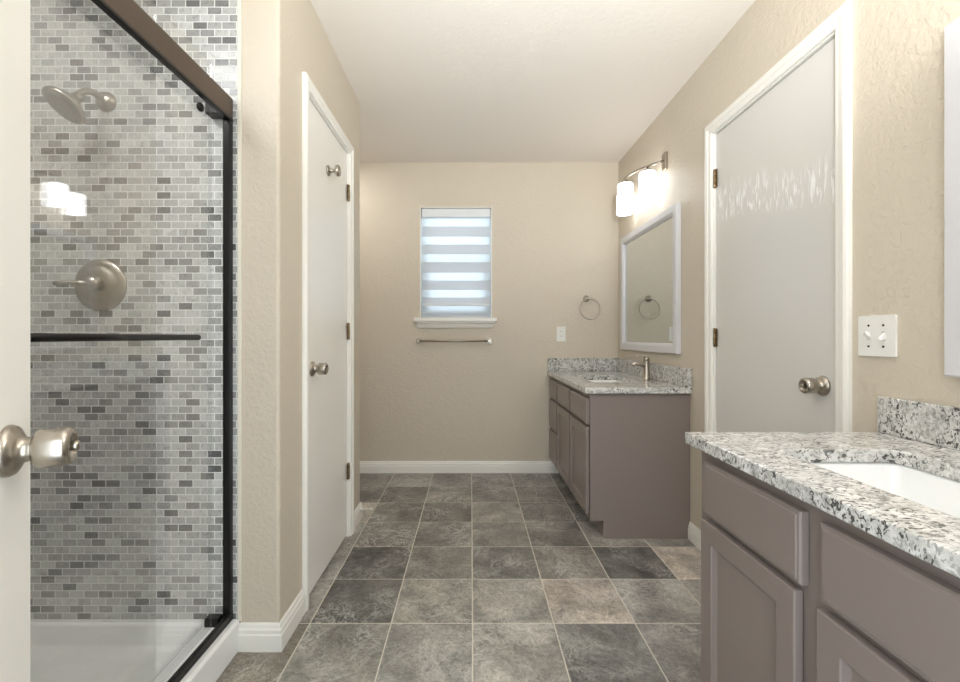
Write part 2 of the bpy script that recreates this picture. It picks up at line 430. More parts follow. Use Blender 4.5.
# tiled shower walls
bm = BM(); box(bm, XF - T, XS, YS - 0.002, YS + 0.1, 0.0, ZC); struct('wall_shower_end', bm, M_mos)
bm = BM(); box(bm, XF - T, XF + 0.02, YN, YS - 0.002, 0.0, ZC); struct('wall_shower_side', bm, M_mos)
bm = BM(); box(bm, XF - T, XF, YE, YB, -0.05, ZC); box(bm, XF - T, XF, YS + 0.1, YE, -0.05, ZC); struct('wall_alcove', bm, M_wall)
# near wall with the doorway
DX = (-0.262, 0.505)
bm = BM(); plate(bm, [(XF - T, -0.05), (DX[0] - 0.02, -0.05), (DX[0] - 0.02, 2.055), (DX[1] + 0.02, 2.055), (DX[1] + 0.02, -0.05), (XR, -0.05), (XR, ZC), (XF - T, ZC)], [], lambda u, v, w: (u, w, v), YN - T, YN)
struct('wall_front', bm, M_wall)
# pale edge trim where tile meets paint
bm = BM(); box(bm, XS - 0.008, XS + 0.004, YS - 0.006, YS, 0.10, ZC - 0.002); struct('trim_1', bm, mat('cream_caulk', RGB(226, 221, 206), 0.5))

# ------------------------------------------------------------------ baseboards
BP = [(0.0, 0.0), (0.014, 0.0), (0.014, 0.055), (0.0115, 0.06), (0.0115, 0.072), (0.008, 0.077), (0.006, 0.088), (0.003, 0.092), (0.0, 0.092)]
bm = BM(); sweep(bm, BP, [(XF, YB, 0, -1), (0.70, YB, 0, -1)]); struct('baseboard_back', bm, M_trim)
bm = BM()
sweep(bm, BP, [(XS - 0.004, YS, 0, -1), (XL, YS, 1, -1), (XL, D2[0] - 0.055, 1, 0)])
sweep(bm, BP, [(XL, D2[1] + 0.055, 1, 0), (XL, YE, 1, 1), (XF, YE, 0, 1)])
struct('baseboard_left', bm, M_trim)
bm = BM(); sweep(bm, BP, [(XR, D1[1] + 0.062, -1, 0), (XR, 2.358, -1, 0)]); sweep(bm, BP, [(XR, 1.222, -1, 0), (XR, D1[0] - 0.062, -1, 0)])
struct('baseboard_right', bm, M_trim)

# ------------------------------------------------------------------ door trims: casing + jamb on plane x = const
def casing_profile(bm, fn, u0, u1, top, w=0.062):
    # stepped, mitred colonial casing; fn(u, v, w) -> xyz ; w = out of wall
    prof = [(0.0, 0.0), (0.0, 0.010), (0.006, 0.013), (0.020, 0.013), (0.024, 0.017), (w - 0.012, 0.019), (w - 0.002, 0.016), (w, 0.010), (w, 0.0)]
    rings = []
    for (u, v, su, sv) in ((u0, 0.0, -1, 0), (u0, top, -1, 1), (u1, top, 1, 1), (u1, 0.0, 1, 0)):
        rings.append([bm.verts.new(fn(u + su * a, v + sv * a, b)) for a, b in prof])
    n = len(prof)
    for a, b in zip(rings, rings[1:]):
        for k in range(n): bm.faces.new((a[k], a[(k + 1) % n], b[(k + 1) % n], b[k]))
    bm.faces.new(rings[0]); bm.faces.new(list(reversed(rings[-1])))
def jamb(bm, fn, u0, u1, top, depth, slab_in):
    # lining boards and a stop
    def b(u_0, u_1, v0, v1, w0, w1):
        ps = [fn(u, v, w) for u, v, w in ((u_0, v0, w0), (u_1, v1, w1))]
        xs, ys, zs = zip(*ps); box(bm, min(xs), max(xs), min(ys), max(ys), min(zs), max(zs))
    b(u0 - 0.018, u0, 0, top, -depth, 0.0); b(u1, u1 + 0.018, 0, top, -depth, 0.0); b(u0 - 0.018, u1 + 0.018, top, top + 0.018, -depth, 0.0)
    b(u0, u0 + 0.012, 0, top, -depth, -slab_in); b(u1 - 0.012, u1, 0, top, -depth, -slab_in); b(u0, u1, top - 0.012, top, -depth, -slab_in)
fnR = lambda u, v, w: (XR - w, u, v)
fnL = lambda u, v, w: (XL + w, u, v)
bm = BM(); casing_profile(bm, fnR, D1[0] - 0.006, D1[1] + 0.006, D1[2] + 0.006, 0.052); jamb(bm, fnR, D1[0], D1[1], D1[2], 0.088, 0.047)
struct('trim_2', bm, M_trim)
bm = BM(); casing_profile(bm, fnL, D2[0] - 0.006, D2[1] + 0.006, D2[2] + 0.006, 0.046); jamb(bm, fnL, D2[0], D2[1], D2[2], 0.088, 0.042)
struct('trim_3', bm, M_trim)
bm = BM(); fnN = lambda u, v, w: (u, YN + w, v)
casing_profile(bm, fnN, DX[0] - 0.006, DX[1] + 0.006, 2.041); struct('trim_4', bm, M_trim)

def knob(root, org, axis, size=1.0, keyed=True):
    ax = Vector(axis).normalized(); org = Vector(org); s = size
    bm = BM(); lathe(bm, [(0.0, -0.001), (0.0335 * s, -0.001), (0.0335 * s, 0.003), (0.031 * s, 0.008 * s), (0.022 * s, 0.013 * s), (0.0165 * s, 0.016 * s),
                        (0.0155 * s, 0.024 * s), (0.0165 * s, 0.028 * s)], org, ax, 40)
    rose = obj('rose', bm, M_nick, root)
    bm = BM(); lathe(bm, [(0.0165 * s, 0.027 * s), (0.021 * s, 0.0275 * s), (0.0248 * s, 0.031 * s), (0.0262 * s, 0.036 * s), (0.0262 * s, 0.060 * s), (0.0245 * s, 0.0635 * s),
                        (0.0205 * s, 0.066 * s), (0.0165 * s, 0.0665 * s), (0.0155 * s, 0.0625 * s), (0.0, 0.0625 * s)], org, ax, 40)
    kn = obj('knob', bm, M_shin, root)
    bm = BM(); lathe(bm, [(0.0, 0.0625 * s), (0.0068 * s, 0.0625 * s), (0.0068 * s, 0.0705 * s), (0.0055 * s, 0.0725 * s), (0.0, 0.0725 * s)], org, ax, 20)
    obj('lock_button', bm, M_nick, kn)
    return rose
def hinge(root, x, y, z, sx, m=M_hinge):
    bm = BM(); lathe(bm, [(0.0, 0), (0.004, 0.001), (0.0062, 0.004), (0.0062, 0.028), (0.0055, 0.029), (0.0062, 0.030), (0.0062, 0.059), (0.0055, 0.06), (0.0062, 0.061), (0.0062, 0.086), (0.004, 0.089), (0, 0.09)],
                  (x, y, z - 0.045), (0, 0, 1), 14)
    box(bm, x + sx * 0.002, x + sx * 0.0035, y - 0.016, y + 0.016, z - 0.043, z + 0.043)
    obj('hinge', bm, m, root)

# right door (closed)
d = sthing('door_1', (XR + 0.010, D1[0], 0), 0, 'closed glossy off white flush door in the right wall')
w = D1[1] - D1[0]
bm = BM(); box(bm, 0.0, 0.035, 0.003, w - 0.003, 0.012, D1[2] - 0.004); obj('door_slab', bm, M_door_glint, d, bevel=0.0015)
knob(d, (0, 0.068, 0.905), (-1, 0, 0))
for hz in (1.822, 1.065, 0.28): hinge(d, -0.008, w - 0.004, hz, 1)
# closet door (closed)
d = sthing('door_2', (XL - 0.006, D2[0], 0), 0, 'closed narrow white closet door in the left wall')
w = D2[1] - D2[0]
bm = BM(); box(bm, -0.035, 0.0, 0.003, w - 0.003, 0.014, D2[2] - 0.004); obj('door_slab', bm, M_door, d, bevel=0.0015)
knob(d, (0, 0.068, 0.935), (1, 0, 0), 0.95)
for hz in (1.835, 1.098, 0.352): hinge(d, 0.008, w - 0.004, hz, -1)
# entry door (standing open beside the camera); local: hinge at origin, slab along +y, face at x = +0.0175
ang = math.atan2(0.446, 0.895)
d = sthing('door_3', (-0.2585, -0.076, 0), ang, 'open white entry door at the left edge of the view')
DW = 0.755
bm = BM(); box(bm, -0.0335, 0.0015, 0.0, DW, 0.012, 2.03); obj('door_slab', bm, M_door, d, bevel=0.0015)
knob(d, (0.0015, DW - 0.065, 0.928), (1, 0, 0), 0.94)
bm = BM(); box(bm, -0.028, -0.004, DW - 0.001, DW + 0.0015, 0.90, 0.957); obj('latch_plate', bm, M_nick, d)
for hz in (1.83, 1.07, 0.3): hinge(d, 0.010, -0.004, hz, -1)

# ------------------------------------------------------------------ window and blind
win = sthing('window_1', ((WX[0] + WX[1]) / 2, YB, WZ[0]), 0, 'small white window in the back wall')
hw = (WX[1] - WX[0]) / 2; hh = WZ[1] - WZ[0]
bm = BM(); plate(bm, rect(-hw, hw, 0, hh), [rect(-hw + 0.035, hw - 0.035, 0.035, hh - 0.035)], lambda u, v, w: (u, w, v), 0.085, 0.135)
obj('window_frame', bm, M_vinyl, win, bevel=0.003)
bm = BM(); plate(bm, rect(-hw + 0.034, hw - 0.034, 0.034, hh / 2 + 0.018), [rect(-hw + 0.062, hw - 0.062, 0.064, hh / 2 - 0.014)], lambda u, v, w: (u, w, v), 0.078, 0.102)
obj('sash', bm, M_vinyl, win, bevel=0.002)
bm = BM(); box(bm, -hw + 0.034, hw - 0.034, 0.108, 0.112, 0.034, hh - 0.034); obj('pane', bm, M_pane, win)
bm = BM(); box(bm, -hw - 0.047, hw + 0.04, -0.05, 0.084, -0.030, 0.0); obj('window_sill', bm, M_trim, win, bevel=0.005, seg=3)
bm = BM()
prof = [(0.0, -0.030), (-0.036, -0.030), (-0.036, -0.038), (-0.024, -0.048), (-0.016, -0.072), (-0.012, -0.078), (0.0, -0.078)]
vs = [[bm.verts.new((x + s * (z + 0.030) * 0.45, y, z)) for y, z in prof] for x, s in ((-hw - 0.035, -1), (hw + 0.028, 1))]
for k in range(len(prof)): bm.faces.new((vs[0][k], vs[0][(k + 1) % 7], vs[1][(k + 1) % 7], vs[1][k]))
bm.faces.new(vs[0]); bm.faces.new(list(reversed(vs[1]))); obj('apron', bm, M_trim, win)
bm = BM(); t = 0.006
box(bm, -hw, -hw + t, 0.0, 0.085, 0, hh); box(bm, hw - t, hw, 0.0, 0.085, 0, hh); box(bm, -hw + t, hw - t, 0, 0.085, hh - t, hh)
obj('reveal', bm, M_trim, win)

bl = thing('window_blind', 'white zebra roller blind with sheer and solid bands drawn down over the small window', 'blind', ((WX[0] + WX[1]) / 2, YB + 0.03, WZ[0]))
bw = hw - 0.016; Z0 = 0.118; Z1 = hh - 0.070
bm = BM(); box(bm, -bw - 0.004, bw + 0.004, -0.020, 0.040, hh - 0.075, hh - 0.008); obj('headrail', bm, M_vinyl, bl, bevel=0.006, seg=3)
# bands read off the window from the top down (heights of the sheer bands above the sill)
px = lambda y: 1.067 + (337 - y) / F * (YB + 0.03) - WZ[0]
sheer = [(px(190 + b / 3.776), px(190 + a / 3.776)) for a, b in ((108, 138), (176, 206), (243, 273), (312, 342), (378, 406))]
edges_z = [Z1]
cur = Z1
for z0, z1 in sheer:
    z1 = min(z1, Z1 - 0.002)
    if cur - z1 > 0.004:
        bm = BM(); box(bm, -bw, bw, 0.0, 0.0012, z1, cur); obj('solid_band', bm, M_solid, bl)
    bm = BM(); box(bm, -bw, bw, 0.0002, 0.001, z0, z1); obj('sheer_band', bm, M_sheer, bl)
    cur = z0
bm = BM(); box(bm, -bw, bw, 0.0, 0.0012, Z0, cur); obj('solid_band', bm, M_solid, bl)
bm = BM(); box(bm, -bw, bw, -0.007, 0.009, Z0 - 0.022, Z0); obj('bottom_rail', bm, M_vinyl, bl, bevel=0.003)
bm = BM(); box(bm, -bw, bw, 0.011, 0.0122, 0.05, Z0 - 0.012); obj('sheer_band', bm, M_sheer, bl)
bm = BM(); tube(bm, [(bw + 0.006, -0.012, hh - 0.03), (bw + 0.006, -0.012, 0.12)], 0.0018, 8); obj('pull_chain', bm, M_vinyl, bl)

# ------------------------------------------------------------------ towel bar under the window
tb = thing('towel_bar', 'brushed nickel towel bar on the back wall under the window', 'towel bar', ((-0.408 + 0.142) / 2, YB, 1.036))
L = 0.275
for s in (-1, 1):
    bm = BM(); box(bm, s * L - 0.022, s * L + 0.022, -0.008, 0.0, -0.02, 0.02)
    lathe(bm, [(0.013, 0.008), (0.009, 0.016), (0.010, 0.05), (0.015, 0.053), (0.015, 0.076), (0.012, 0.080)], (s * L, 0, 0), (0, -1, 0), 20)
    obj('post', bm, M_nick, tb, bevel=0.001)
bm = BM(); tube(bm, [(-L, -0.064, 0), (L, -0.064, 0)], 0.009, 16); obj('bar', bm, M_nick, tb)

# ------------------------------------------------------------------ towel ring
tr = thing('towel_ring', 'brushed nickel towel ring on the back wall beside the framed mirror', 'towel ring', (0.905, YB, 1.368))
bm = BM(); lathe(bm, [(0.0, 0.0), (0.026, 0.0), (0.026, 0.005), (0.020, 0.010), (0.010, 0.014), (0.009, 0.045), (0.012, 0.048), (0.012, 0.058), (0.006, 0.062)], (0, 0, 0), (0, -1, 0), 28); obj('post', bm, M_nick, tr)
bm = BM(); R_ = 0.079
tube(bm, [(R_ * math.sin(a) * 1.0 + 0.016, -0.050 - 0.012 * (1 - math.cos(a)), -R_ + R_ * math.cos(a) - 0.004) for a in [2 * PI * i / 48 for i in range(48)]], 0.0062, 10, closed=True)
obj('ring', bm, M_nick, tr)

# ------------------------------------------------------------------ outlet and switch
ou = thing('power_outlet', 'white rocker outlet plate on the back wall left of the towel ring', 'outlet', (0.708, YB, 1.09))
bm = BM(); plate(bm, rrect(-0.036, 0.036, -0.058, 0.058, 0.004, 3), [rect(-0.0172, 0.0172, -0.034, 0.034)], lambda u, v, w: (u, w, v), -0.006, 0.0); obj('cover_plate', bm, M_plas, ou, bevel=0.0015)
bm = BM(); box(bm, -0.0168, 0.0168, -0.008, -0.001, -0.0335, 0.0335); rc = obj('receptacle', bm, M_plas, ou, bevel=0.001)
for z in (-0.019, 0.019):
  for side in (0, 1):
    bm = BM()
    if side: box(bm, 0.0055, 0.0075, -0.0083, -0.0078, z - 0.001, z + 0.007)
    else: box(bm, -0.0075, -0.0055, -0.0083, -0.0078, z - 0.001, z + 0.008)
    obj('slot', bm, M_dark, rc)

sw = thing('light_switch', 'white double toggle switch plate on the right wall beside the door casing', 'switch', (XR, 1.268, 1.070))
bm = BM(); plate(bm, rrect(-0.058, 0.058, -0.058, 0.058, 0.004, 3), [rect(-0.0285, -0.0175, -0.012, 0.012), rect(0.0175, 0.0285, -0.012, 0.012)], lambda u, v, w: (w, u, v), -0.0065, 0.0)
obj('cover_plate', bm, M_plas, sw, bevel=0.002)
for s, up in ((1, 1), (-1, -1)):
    bm = BM(); y = s * 0.023
    vs = []
    for dx, zc, hz in ((-0.003, 0.0, 0.0115), (-0.008, up * 0.003, 0.007), (-0.020, up * 0.011, 0.0042)):
        vs.append([bm.verts.new((dx, y + a * 0.005, zc + b * hz)) for a, b in ((-1, -1), (1, -1), (1, 1), (-1, 1))])
    for a, b in zip(vs, vs[1:]):
        for k in range(4): bm.faces.new((a[k], a[(k + 1) % 4], b[(k + 1) % 4], b[k]))
    bm.faces.new(vs[0]); bm.faces.new(vs[-1]); obj('toggle', bm, M_plas, sw, bevel=0.0008)
    for z in (-0.030, 0.030):
        bm = BM(); lathe(bm, [(0.0, 0.0060), (0.0034, 0.0062), (0.0030, 0.0078), (0.0, 0.0080)], (0, y, z), (-1, 0, 0), 12); obj('screw', bm, M_dark if up * 0 + z > -1 else M_nick, sw)

# ------------------------------------------------------------------ double robe hook on closet door
rh = thing('robe_hook', 'brushed nickel double knob robe hook high on the closet door', 'hook', (XL - 0.006, 2.055, 1.835))
bm = BM(); lathe(bm, [(0.0, 0.0), (0.024, 0.0), (0.024, 0.005), (0.019, 0.009), (0.009, 0.012), (0.008, 0.035), (0.012, 0.040)], (0, 0, 0), (1, 0, 0), 26); obj('mount', bm, M_nick, rh)
bm = BM(); lathe(bm, [(0.0, 0.038), (0.023, 0.0385), (0.026, 0.042), (0.026, 0.050), (0.023, 0.054), (0.0, 0.057)], (0, 0, 0), (1, 0, 0), 26); obj('knob', bm, M_shin, rh)

# ------------------------------------------------------------------ door stop
ds = thing('door_stop', 'white spring door stop on the baseboard at the closet wall corner', 'door stop', (XL + 0.0115, 2.585, 0.068))
bm = BM(); lathe(bm, [(0.0, 0.0), (0.010, 0.0), (0.009, 0.004), (0.005, 0.006), (0.004, 0.009)], (0, 0, 0), (1, 0, 0), 16); obj('base', bm, M_rubber, ds)
bm = BM(); tube(bm, [(0.006 + 0.055 * i / 160, 0.0045 * math.cos(i * 0.63), 0.0045 * math.sin(i * 0.63)) for i in range(161)], 0.0013, 6); obj('spring', bm, M_rubber, ds)
bm = BM(); lathe(bm, [(0.0, 0.058), (0.0075, 0.059), (0.0085, 0.064), (0.0075, 0.074), (0.0, 0.076)], (0, 0, 0), (1, 0, 0), 16); obj('bumper', bm, M_rubber, ds)

# ------------------------------------------------------------------ shower
SX = -0.822      # sliding door plane
sp = thing('shower_pan', 'low white acrylic shower pan with raised curb in front of the mosaic wall', 'shower pan', (XS, 0.0, 0))
X0 = XF + 0.021; Y0 = YN + 0.001; Y1 = YS - 0.003
bm = BM()
# curb and rims (world minus origin)
def L_(x): return x - XS
outer = rect(L_(X0), -0.001, Y0, Y1)
rings = []
for ins_c, ins_r, z in ((0.0, 0.0, 0.0), (0.0, 0.0, 0.098), (0.006, 0.0, 0.106), (0.100, 0.016, 0.106), (0.112, 0.026, 0.098), (0.128, 0.05, 0.05), (0.18, 0.10, 0.034)):
    x0, x1, y0, y1 = L_(X0) + ins_r, -0.001 - ins_c, Y0 + ins_r, Y1 - ins_r
    r = 0.004 if ins_c < 0.01 else 0.03
    rings.append([bm.verts.new((x, y, z)) for x, y in rrect(x0, x1, y0, y1, r, 5)])
n = len(rings[0])
for a, b in zip(rings, rings[1:]):
    for i in range(n):
        f = bm.faces.new((a[i], a[(i + 1) % n], b[(i + 1) % n], b[i]))
bm.faces.new(rings[-1]); bm.faces.new(list(reversed(rings[0])))
obj('basin', bm, M_pan, sp, bevel=0.004, seg=3)
bm = BM(); cx, cy = -0.43, 0.72
lathe(bm, [(0.0, 0.0345), (0.055, 0.0345), (0.055, 0.037), (0.045, 0.038), (0.0, 0.038)], (cx, cy, 0), (0, 0, 1), 28); obj('drain', bm, M_nick, sp)

se = thing('shower_enclosure', 'dark bronze framed sliding glass shower doors on the white curb', 'shower door', (SX, 0.0, 0.106))
ZT = 1.80
H0 = ZT - 0.106
bm = BM(); box(bm, -0.004, 0.012, YN + 0.002, YS - 0.004, H0 + 0.006, H0 + 0.078); hd = obj('header_rail', bm, M_brz, se, bevel=0.004)
bm = BM(); box(bm, -0.005, 0.0135, YN + 0.002, YS - 0.004, H0 - 0.002, H0 + 0.007); obj('lower_lip', bm, M_blk, hd, bevel=0.002)
bm = BM(); box(bm, -0.012, 0.012, YN + 0.002, YS - 0.003, 0.0, 0.012); box(bm, -0.002, 0.012, YN + 0.002, YS - 0.003, 0.011, 0.028); obj('bottom_track', bm, M_blk, se, bevel=0.002)
bm = BM(); box(bm, -0.014, 0.011, YS - 0.022, YS - 0.003, 0.012, H0 + 0.07); obj('wall_jamb', bm, M_blk, se, bevel=0.002)
bm = BM(); box(bm, -0.014, 0.011, YN + 0.002, YN + 0.03, 0.012, H0 - 0.005); obj('wall_jamb', bm, M_blk, se, bevel=0.002)
bm = BM(); box(bm, -0.060, 0.003, YS - 0.046, YS - 0.004, H0 + 0.008, H0 + 0.072); obj('end_bracket', bm, M_blk, se, bevel=0.003)
bm = BM(); box(bm, -0.060, -0.0125, YS - 0.050, YS - 0.022, 0.0005, 0.030); obj('bottom_guide', bm, M_blk, se, bevel=0.002)
bm = BM(); box(bm, -0.029, -0.023, 0.50, 1.45, 0.014, 1.958 - 0.106); p1 = obj('outer_glass_panel', bm, M_glass, se); p1['label'] = 'outer clear glass panel with a towel bar'
bm = BM(); box(bm, -0.053, -0.047, YN + 0.01, 1.228, 0.014, 1.958 - 0.106); p2 = obj('inner_glass_panel', bm, M_glass, se)
for y in (1.38, 0.60):
    bm = BM(); lathe(bm, [(0.0, 0.0), (0.011, 0.0), (0.0135, 0.003), (0.0135, 0.009), (0.010, 0.012), (0.0, 0.012)], (-0.023, y, H0 - 0.02), (1, 0, 0), 20); obj('roller_bolt', bm, M_blk, p1)
bm = BM(); zb = 1.066 - 0.106
tube(bm, [(0.014, 0.56, zb), (0.014, 1.318, zb)], 0.0085, 14)
for y in (0.62, 1.285): tube(bm, [(-0.023, y, zb), (0.014, y, zb)], 0.007, 12)
obj('towel_bar', bm, M_blk, p1)

# shower head
sh = thing('shower_head', 'round brushed nickel shower head on its bent arm high on the mosaic wall', 'shower head', (-1.243, YS - 0.002, 1.868))
bm = BM(); lathe(bm, [(0.0, 0.0), (0.034, 0.0), (0.034, 0.004), (0.030, 0.012), (0.018, 0.020), (0.010, 0.022)], (0, 0, 0), (0, -1, 0), 30); obj('flange', bm, M_nick, sh)
bm = BM(); tube(bm, [(0, 0, 0), (-0.001, -0.025, 0.005), (-0.003, -0.050, 0.006), (-0.006, -0.072, -0.001), (-0.009, -0.088, -0.016), (-0.012, -0.098, -0.034)], 0.0105, 16); obj('arm', bm, M_nick, sh)
ax = Vector((-0.30, -0.52, -0.80)).normalized(); ho = (-0.011, -0.095, -0.030)
bm = BM(); lathe(bm, [(0.011, -0.008), (0.0145, 0.0), (0.0145, 0.010), (0.018, 0.018), (0.032, 0.032), (0.051, 0.046), (0.059, 0.053), (0.061, 0.060), (0.058, 0.065), (0.054, 0.066)], ho, ax, 36); obj('head_shell', bm, M_nick, sh)
bm = BM(); lathe(bm, [(0.0, 0.062), (0.053, 0.062), (0.052, 0.0675), (0.030, 0.0695), (0.0, 0.070)], ho, ax, 36); obj('spray_face', bm, mat('grey_spray_face', RGB(150, 146, 138), 0.4, 0.4), sh)

# valve
vl = thing('shower_valve', 'round brushed nickel shower valve plate with lever on the mosaic wall', 'shower valve', (-1.262, YS - 0.002, 1.244))
bm = BM(); lathe(bm, [(0.0, 0.0), (0.089, 0.0), (0.089, 0.003), (0.084, 0.008), (0.068, 0.011), (0.062, 0.011), (0.056, 0.016), (0.040, 0.019), (0.0, 0.020)], (0, 0, 0), (0, -1, 0), 48); obj('escutcheon', bm, M_nick, vl)
bm = BM(); lathe(bm, [(0.026, 0.018), (0.026, 0.042), (0.022, 0.050), (0.0, 0.052)], (0, 0, 0), (0, -1, 0), 28)
obj('hub', bm, M_nick, vl)
bm = BM(); tube(bm, [(0, -0.040, 0), (-0.030, -0.050, 0.002), (-0.070, -0.062, 0.001), (-0.098, -0.066, -0.002)], [0.009, 0.008, 0.007, 0.0075], 14); obj('lever', bm, M_shin, vl)

# ------------------------------------------------------------------ vanities
def shaker(root, name, y0, y1, z0, z1, xf, rail=0.052, m=M_cab):
    """framed door with recessed panel; front face at x=xf, thickness 19 mm towards +x"""
    fn = lambda u, v, w: (xf + w, u, v)
    bm = BM(); plate(bm, rect(y0, y1, z0, z1), [rect(y0 + rail, y1 - rail, z0 + rail, z1 - rail)], fn, 0.0, 0.019)
    fr = obj(name, bm, m, root, bevel=0.003)
    bm = BM(); a = rail - 0.001; b = rail + 0.010
    v0 = [bm.verts.new(fn(u, v, 0.0045)) for u, v in rect(y0 + a, y1 - a, z0 + a, z1 - a)]
    v1 = [bm.verts.new(fn(u, v, 0.0105)) for u, v in rect(y0 + b, y1 - b, z0 + b, z1 - b)]
    v2 = [bm.verts.new(fn(u, v, 0.017)) for u, v in rect(y0 + a, y1 - a, z0 + a, z1 - a)]
    for i in range(4):
        j = (i + 1) % 4
        bm.faces.new((v0[i], v0[j], v1[j], v1[i])); bm.faces.new((v0[i], v0[j], v2[j], v2[i]))
    bm.faces.new(v1); bm.faces.new(v2)
    obj('panel', bm, m, fr)
    return fr
def slab_front(root, name, y0, y1, z0, z1, xf):
    bm = BM()
    e = 0.007
    r = [[bm.verts.new((x, y, z)) for y, z in rect(y0 + i, y1 - i, z0 + i, z1 - i)] for x, i in ((xf + 0.019, 0.0), (xf + 0.006, 0.0), (xf + 0.0025, 0.003), (xf + 0.0025, e), (xf, e + 0.003))]
    for a, b in zip(r, r[1:]):
        for i in range(4): bm.faces.new((a[i], a[(i + 1) % 4], b[(i + 1) % 4], b[i]))
    bm.faces.new(r[0]); bm.faces.new(r[-1]); return obj(name, bm, M_cab, root)
def vanity(label, y0, y1, cols, group=None):
    """x=0 is the face-frame plane (world .63); y absolute from y0"""
    t = thing('vanity_cabinet', label, 'cabinet', (0.63, y0, 0)); L = y1 - y0; D = XR - 0.002 - 0.63; H = 0.768
    bm = BM()
    # hollow carcass: two side panels with toe-kick notch, back, bottom, face frame, toe board
    for s in (0.0, L - 0.018):
        plate(bm, [(0.0, 0.095), (0.070, 0.095), (0.070, 0.0), (D, 0.0), (D, H), (0.0, H)], [], lambda u, v, w, s=s: (u, s + w, v), 0.0, 0.018)
    box(bm, D - 0.008, D, 0.018, L - 0.018, 0.0, H)
    box(bm, 0.018, D - 0.008, 0.018, L - 0.018, 0.095, 0.111)
    obj('carcass', bm, M_cab, t, bevel=0.001)
    bm = BM(); box(bm, 0.071, 0.085, 0.018, L - 0.018, 0.0, 0.095); obj('toe_kick', bm, M_cab, t)
    bm = BM()
    holes = []
    for c in cols:
        a, b = c['y0'] - y0, c['y1'] - y0
        for z0, z1 in c['holes']: holes.append(rect(a + 0.014, b - 0.014, z0 + 0.012, z1 - 0.012))
    plate(bm, rect(0.018, L - 0.018, 0.095, H), holes, lambda u, v, w: (w, u, v), 0.0, 0.018); obj('face_frame', bm, M_cab, t, bevel=0.0008)
    for c in cols:
        for kind, a, b, z0, z1 in c['fronts']:
            a -= y0; b -= y0
            if kind == 'door': shaker(t, 'door', a, b, z0, z1, -0.0205)
            else: slab_front(t, kind, a, b, z0, z1, -0.0205)
    return t
DZ = (0.604, 0.742); OZ = (0.125, 0.588)
def col_door(a, b): return dict(y0=a, y1=b, holes=[DZ, OZ], fronts=[('drawer', a + 0.002, b - 0.002, *DZ), ('door', a, b, *OZ)])
far_cols = [col_door(2.362, 2.742), col_door(2.772, 3.150),
            dict(y0=3.182, y1=3.475, holes=[DZ, (0.374, 0.588), (0.125, 0.357)], fronts=[('drawer', 3.182, 3.475, *DZ), ('drawer', 3.182, 3.475, 0.374, 0.588), ('drawer', 3.182, 3.475, 0.125, 0.357)])]
vanity('taupe vanity cabinet in the far corner with bare side panel facing the room', 2.352, 3.498, far_cols)
near_cols = [dict(y0=0.834, y1=1.176, holes=[DZ, OZ], fronts=[('drawer', 0.828, 1.170, *DZ), ('door', 0.840, 1.182, *OZ)]),
             dict(y0=0.375, y1=0.786, holes=[DZ, OZ], fronts=[('false_front', 0.375, 0.782, *DZ), ('door', 0.375, 0.787, *OZ)]),
             col_door(0.0, 0.345)]
vanity('taupe vanity cabinet in the right foreground, cut off by the picture edge', -0.05, 1.215, near_cols)

def worktop(label, y0, y1, cut, side):
    t = thing('countertop', label, 'countertop', (0.599, y0, 0.770)); L = y1 - y0; D = XR - 0.001 - 0.599
    bm = BM(); plate(bm, rect(0, D, 0, L), [rrect(cut[0] - 0.599, cut[1] - 0.599, cut[2] - y0, cut[3] - y0, 0.03, 6)], lambda u, v, w: (u, v, w), 0.0, 0.031)
    obj('slab', bm, M_gran, t, bevel=0.003, seg=2)
    bm = BM(); box(bm, D - 0.021, D, 0.0, L - (0.022 if side else 0), 0.0315, 0.131); obj('backsplash', bm, M_gran, t, bevel=0.002)
    if side:
        bm = BM(); box(bm, 0.003, D, L - 0.021, L, 0.0315, 0.131); obj('side_splash', bm, M_gran, t, bevel=0.002)
    return t
CF = (0.722, 1.002, 2.62, 3.08); CN = (0.718, 1.000, 0.56, 1.05)
worktop('speckled granite countertop on the far vanity', 2.330, YB - 0.001, CF, True)
worktop('large speckled granite countertop in the right foreground', -0.06, 1.247, CN, False)

def sink(label, cut):
    cx, cy = (cut[0] + cut[1]) / 2, (cut[2] + cut[3]) / 2
    t = thing('sink', label, 'sink', (cx, cy, 0.629)); hx, hy = (cut[1] - cut[0]) / 2, (cut[3] - cut[2]) / 2
    bm = BM(); rings = []
    for ins, z, r in ((-0.022, 0.140, 0.05), (-0.004, 0.140, 0.034), (-0.001, 0.134, 0.03), (0.006, 0.06, 0.03), (0.014, 0.024, 0.03), (0.034, 0.008, 0.03), (0.07, 0.003, 0.03),
                      (0.07, -0.006, 0.03), (0.03, -0.003, 0.035), (0.0, 0.02, 0.035), (-0.010, 0.125, 0.04), (-0.022, 0.132, 0.05)):
        rings.append([bm.verts.new((x, y, z)) for x, y in rrect(-hx + ins, hx - ins, -hy + ins, hy - ins, r, 6)])
    n = len(rings[0])
    for k in range(len(rings)):
        if k == 6: continue
        a, b = rings[k], rings[(k + 1) % len(rings)]
        for i in range(n): f = bm.faces.new((a[i], a[(i + 1) % n], b[(i + 1) % n], b[i])); f.smooth = True
    bm.faces.new(rings[6]); bm.faces.new(rings[7]); obj('bowl', bm, M_cer, t)
    bm = BM(); lathe(bm, [(0.0, 0.002), (0.022, 0.002), (0.022, 0.005), (0.017, 0.006), (0.0, 0.0062)], (0.0, 0, 0.001), (0, 0, 1), 24); obj('drain', bm, M_nick, t)
sink('white undermount sink in the far granite countertop', CF)
sink('white undermount sink in the foreground granite countertop', CN)

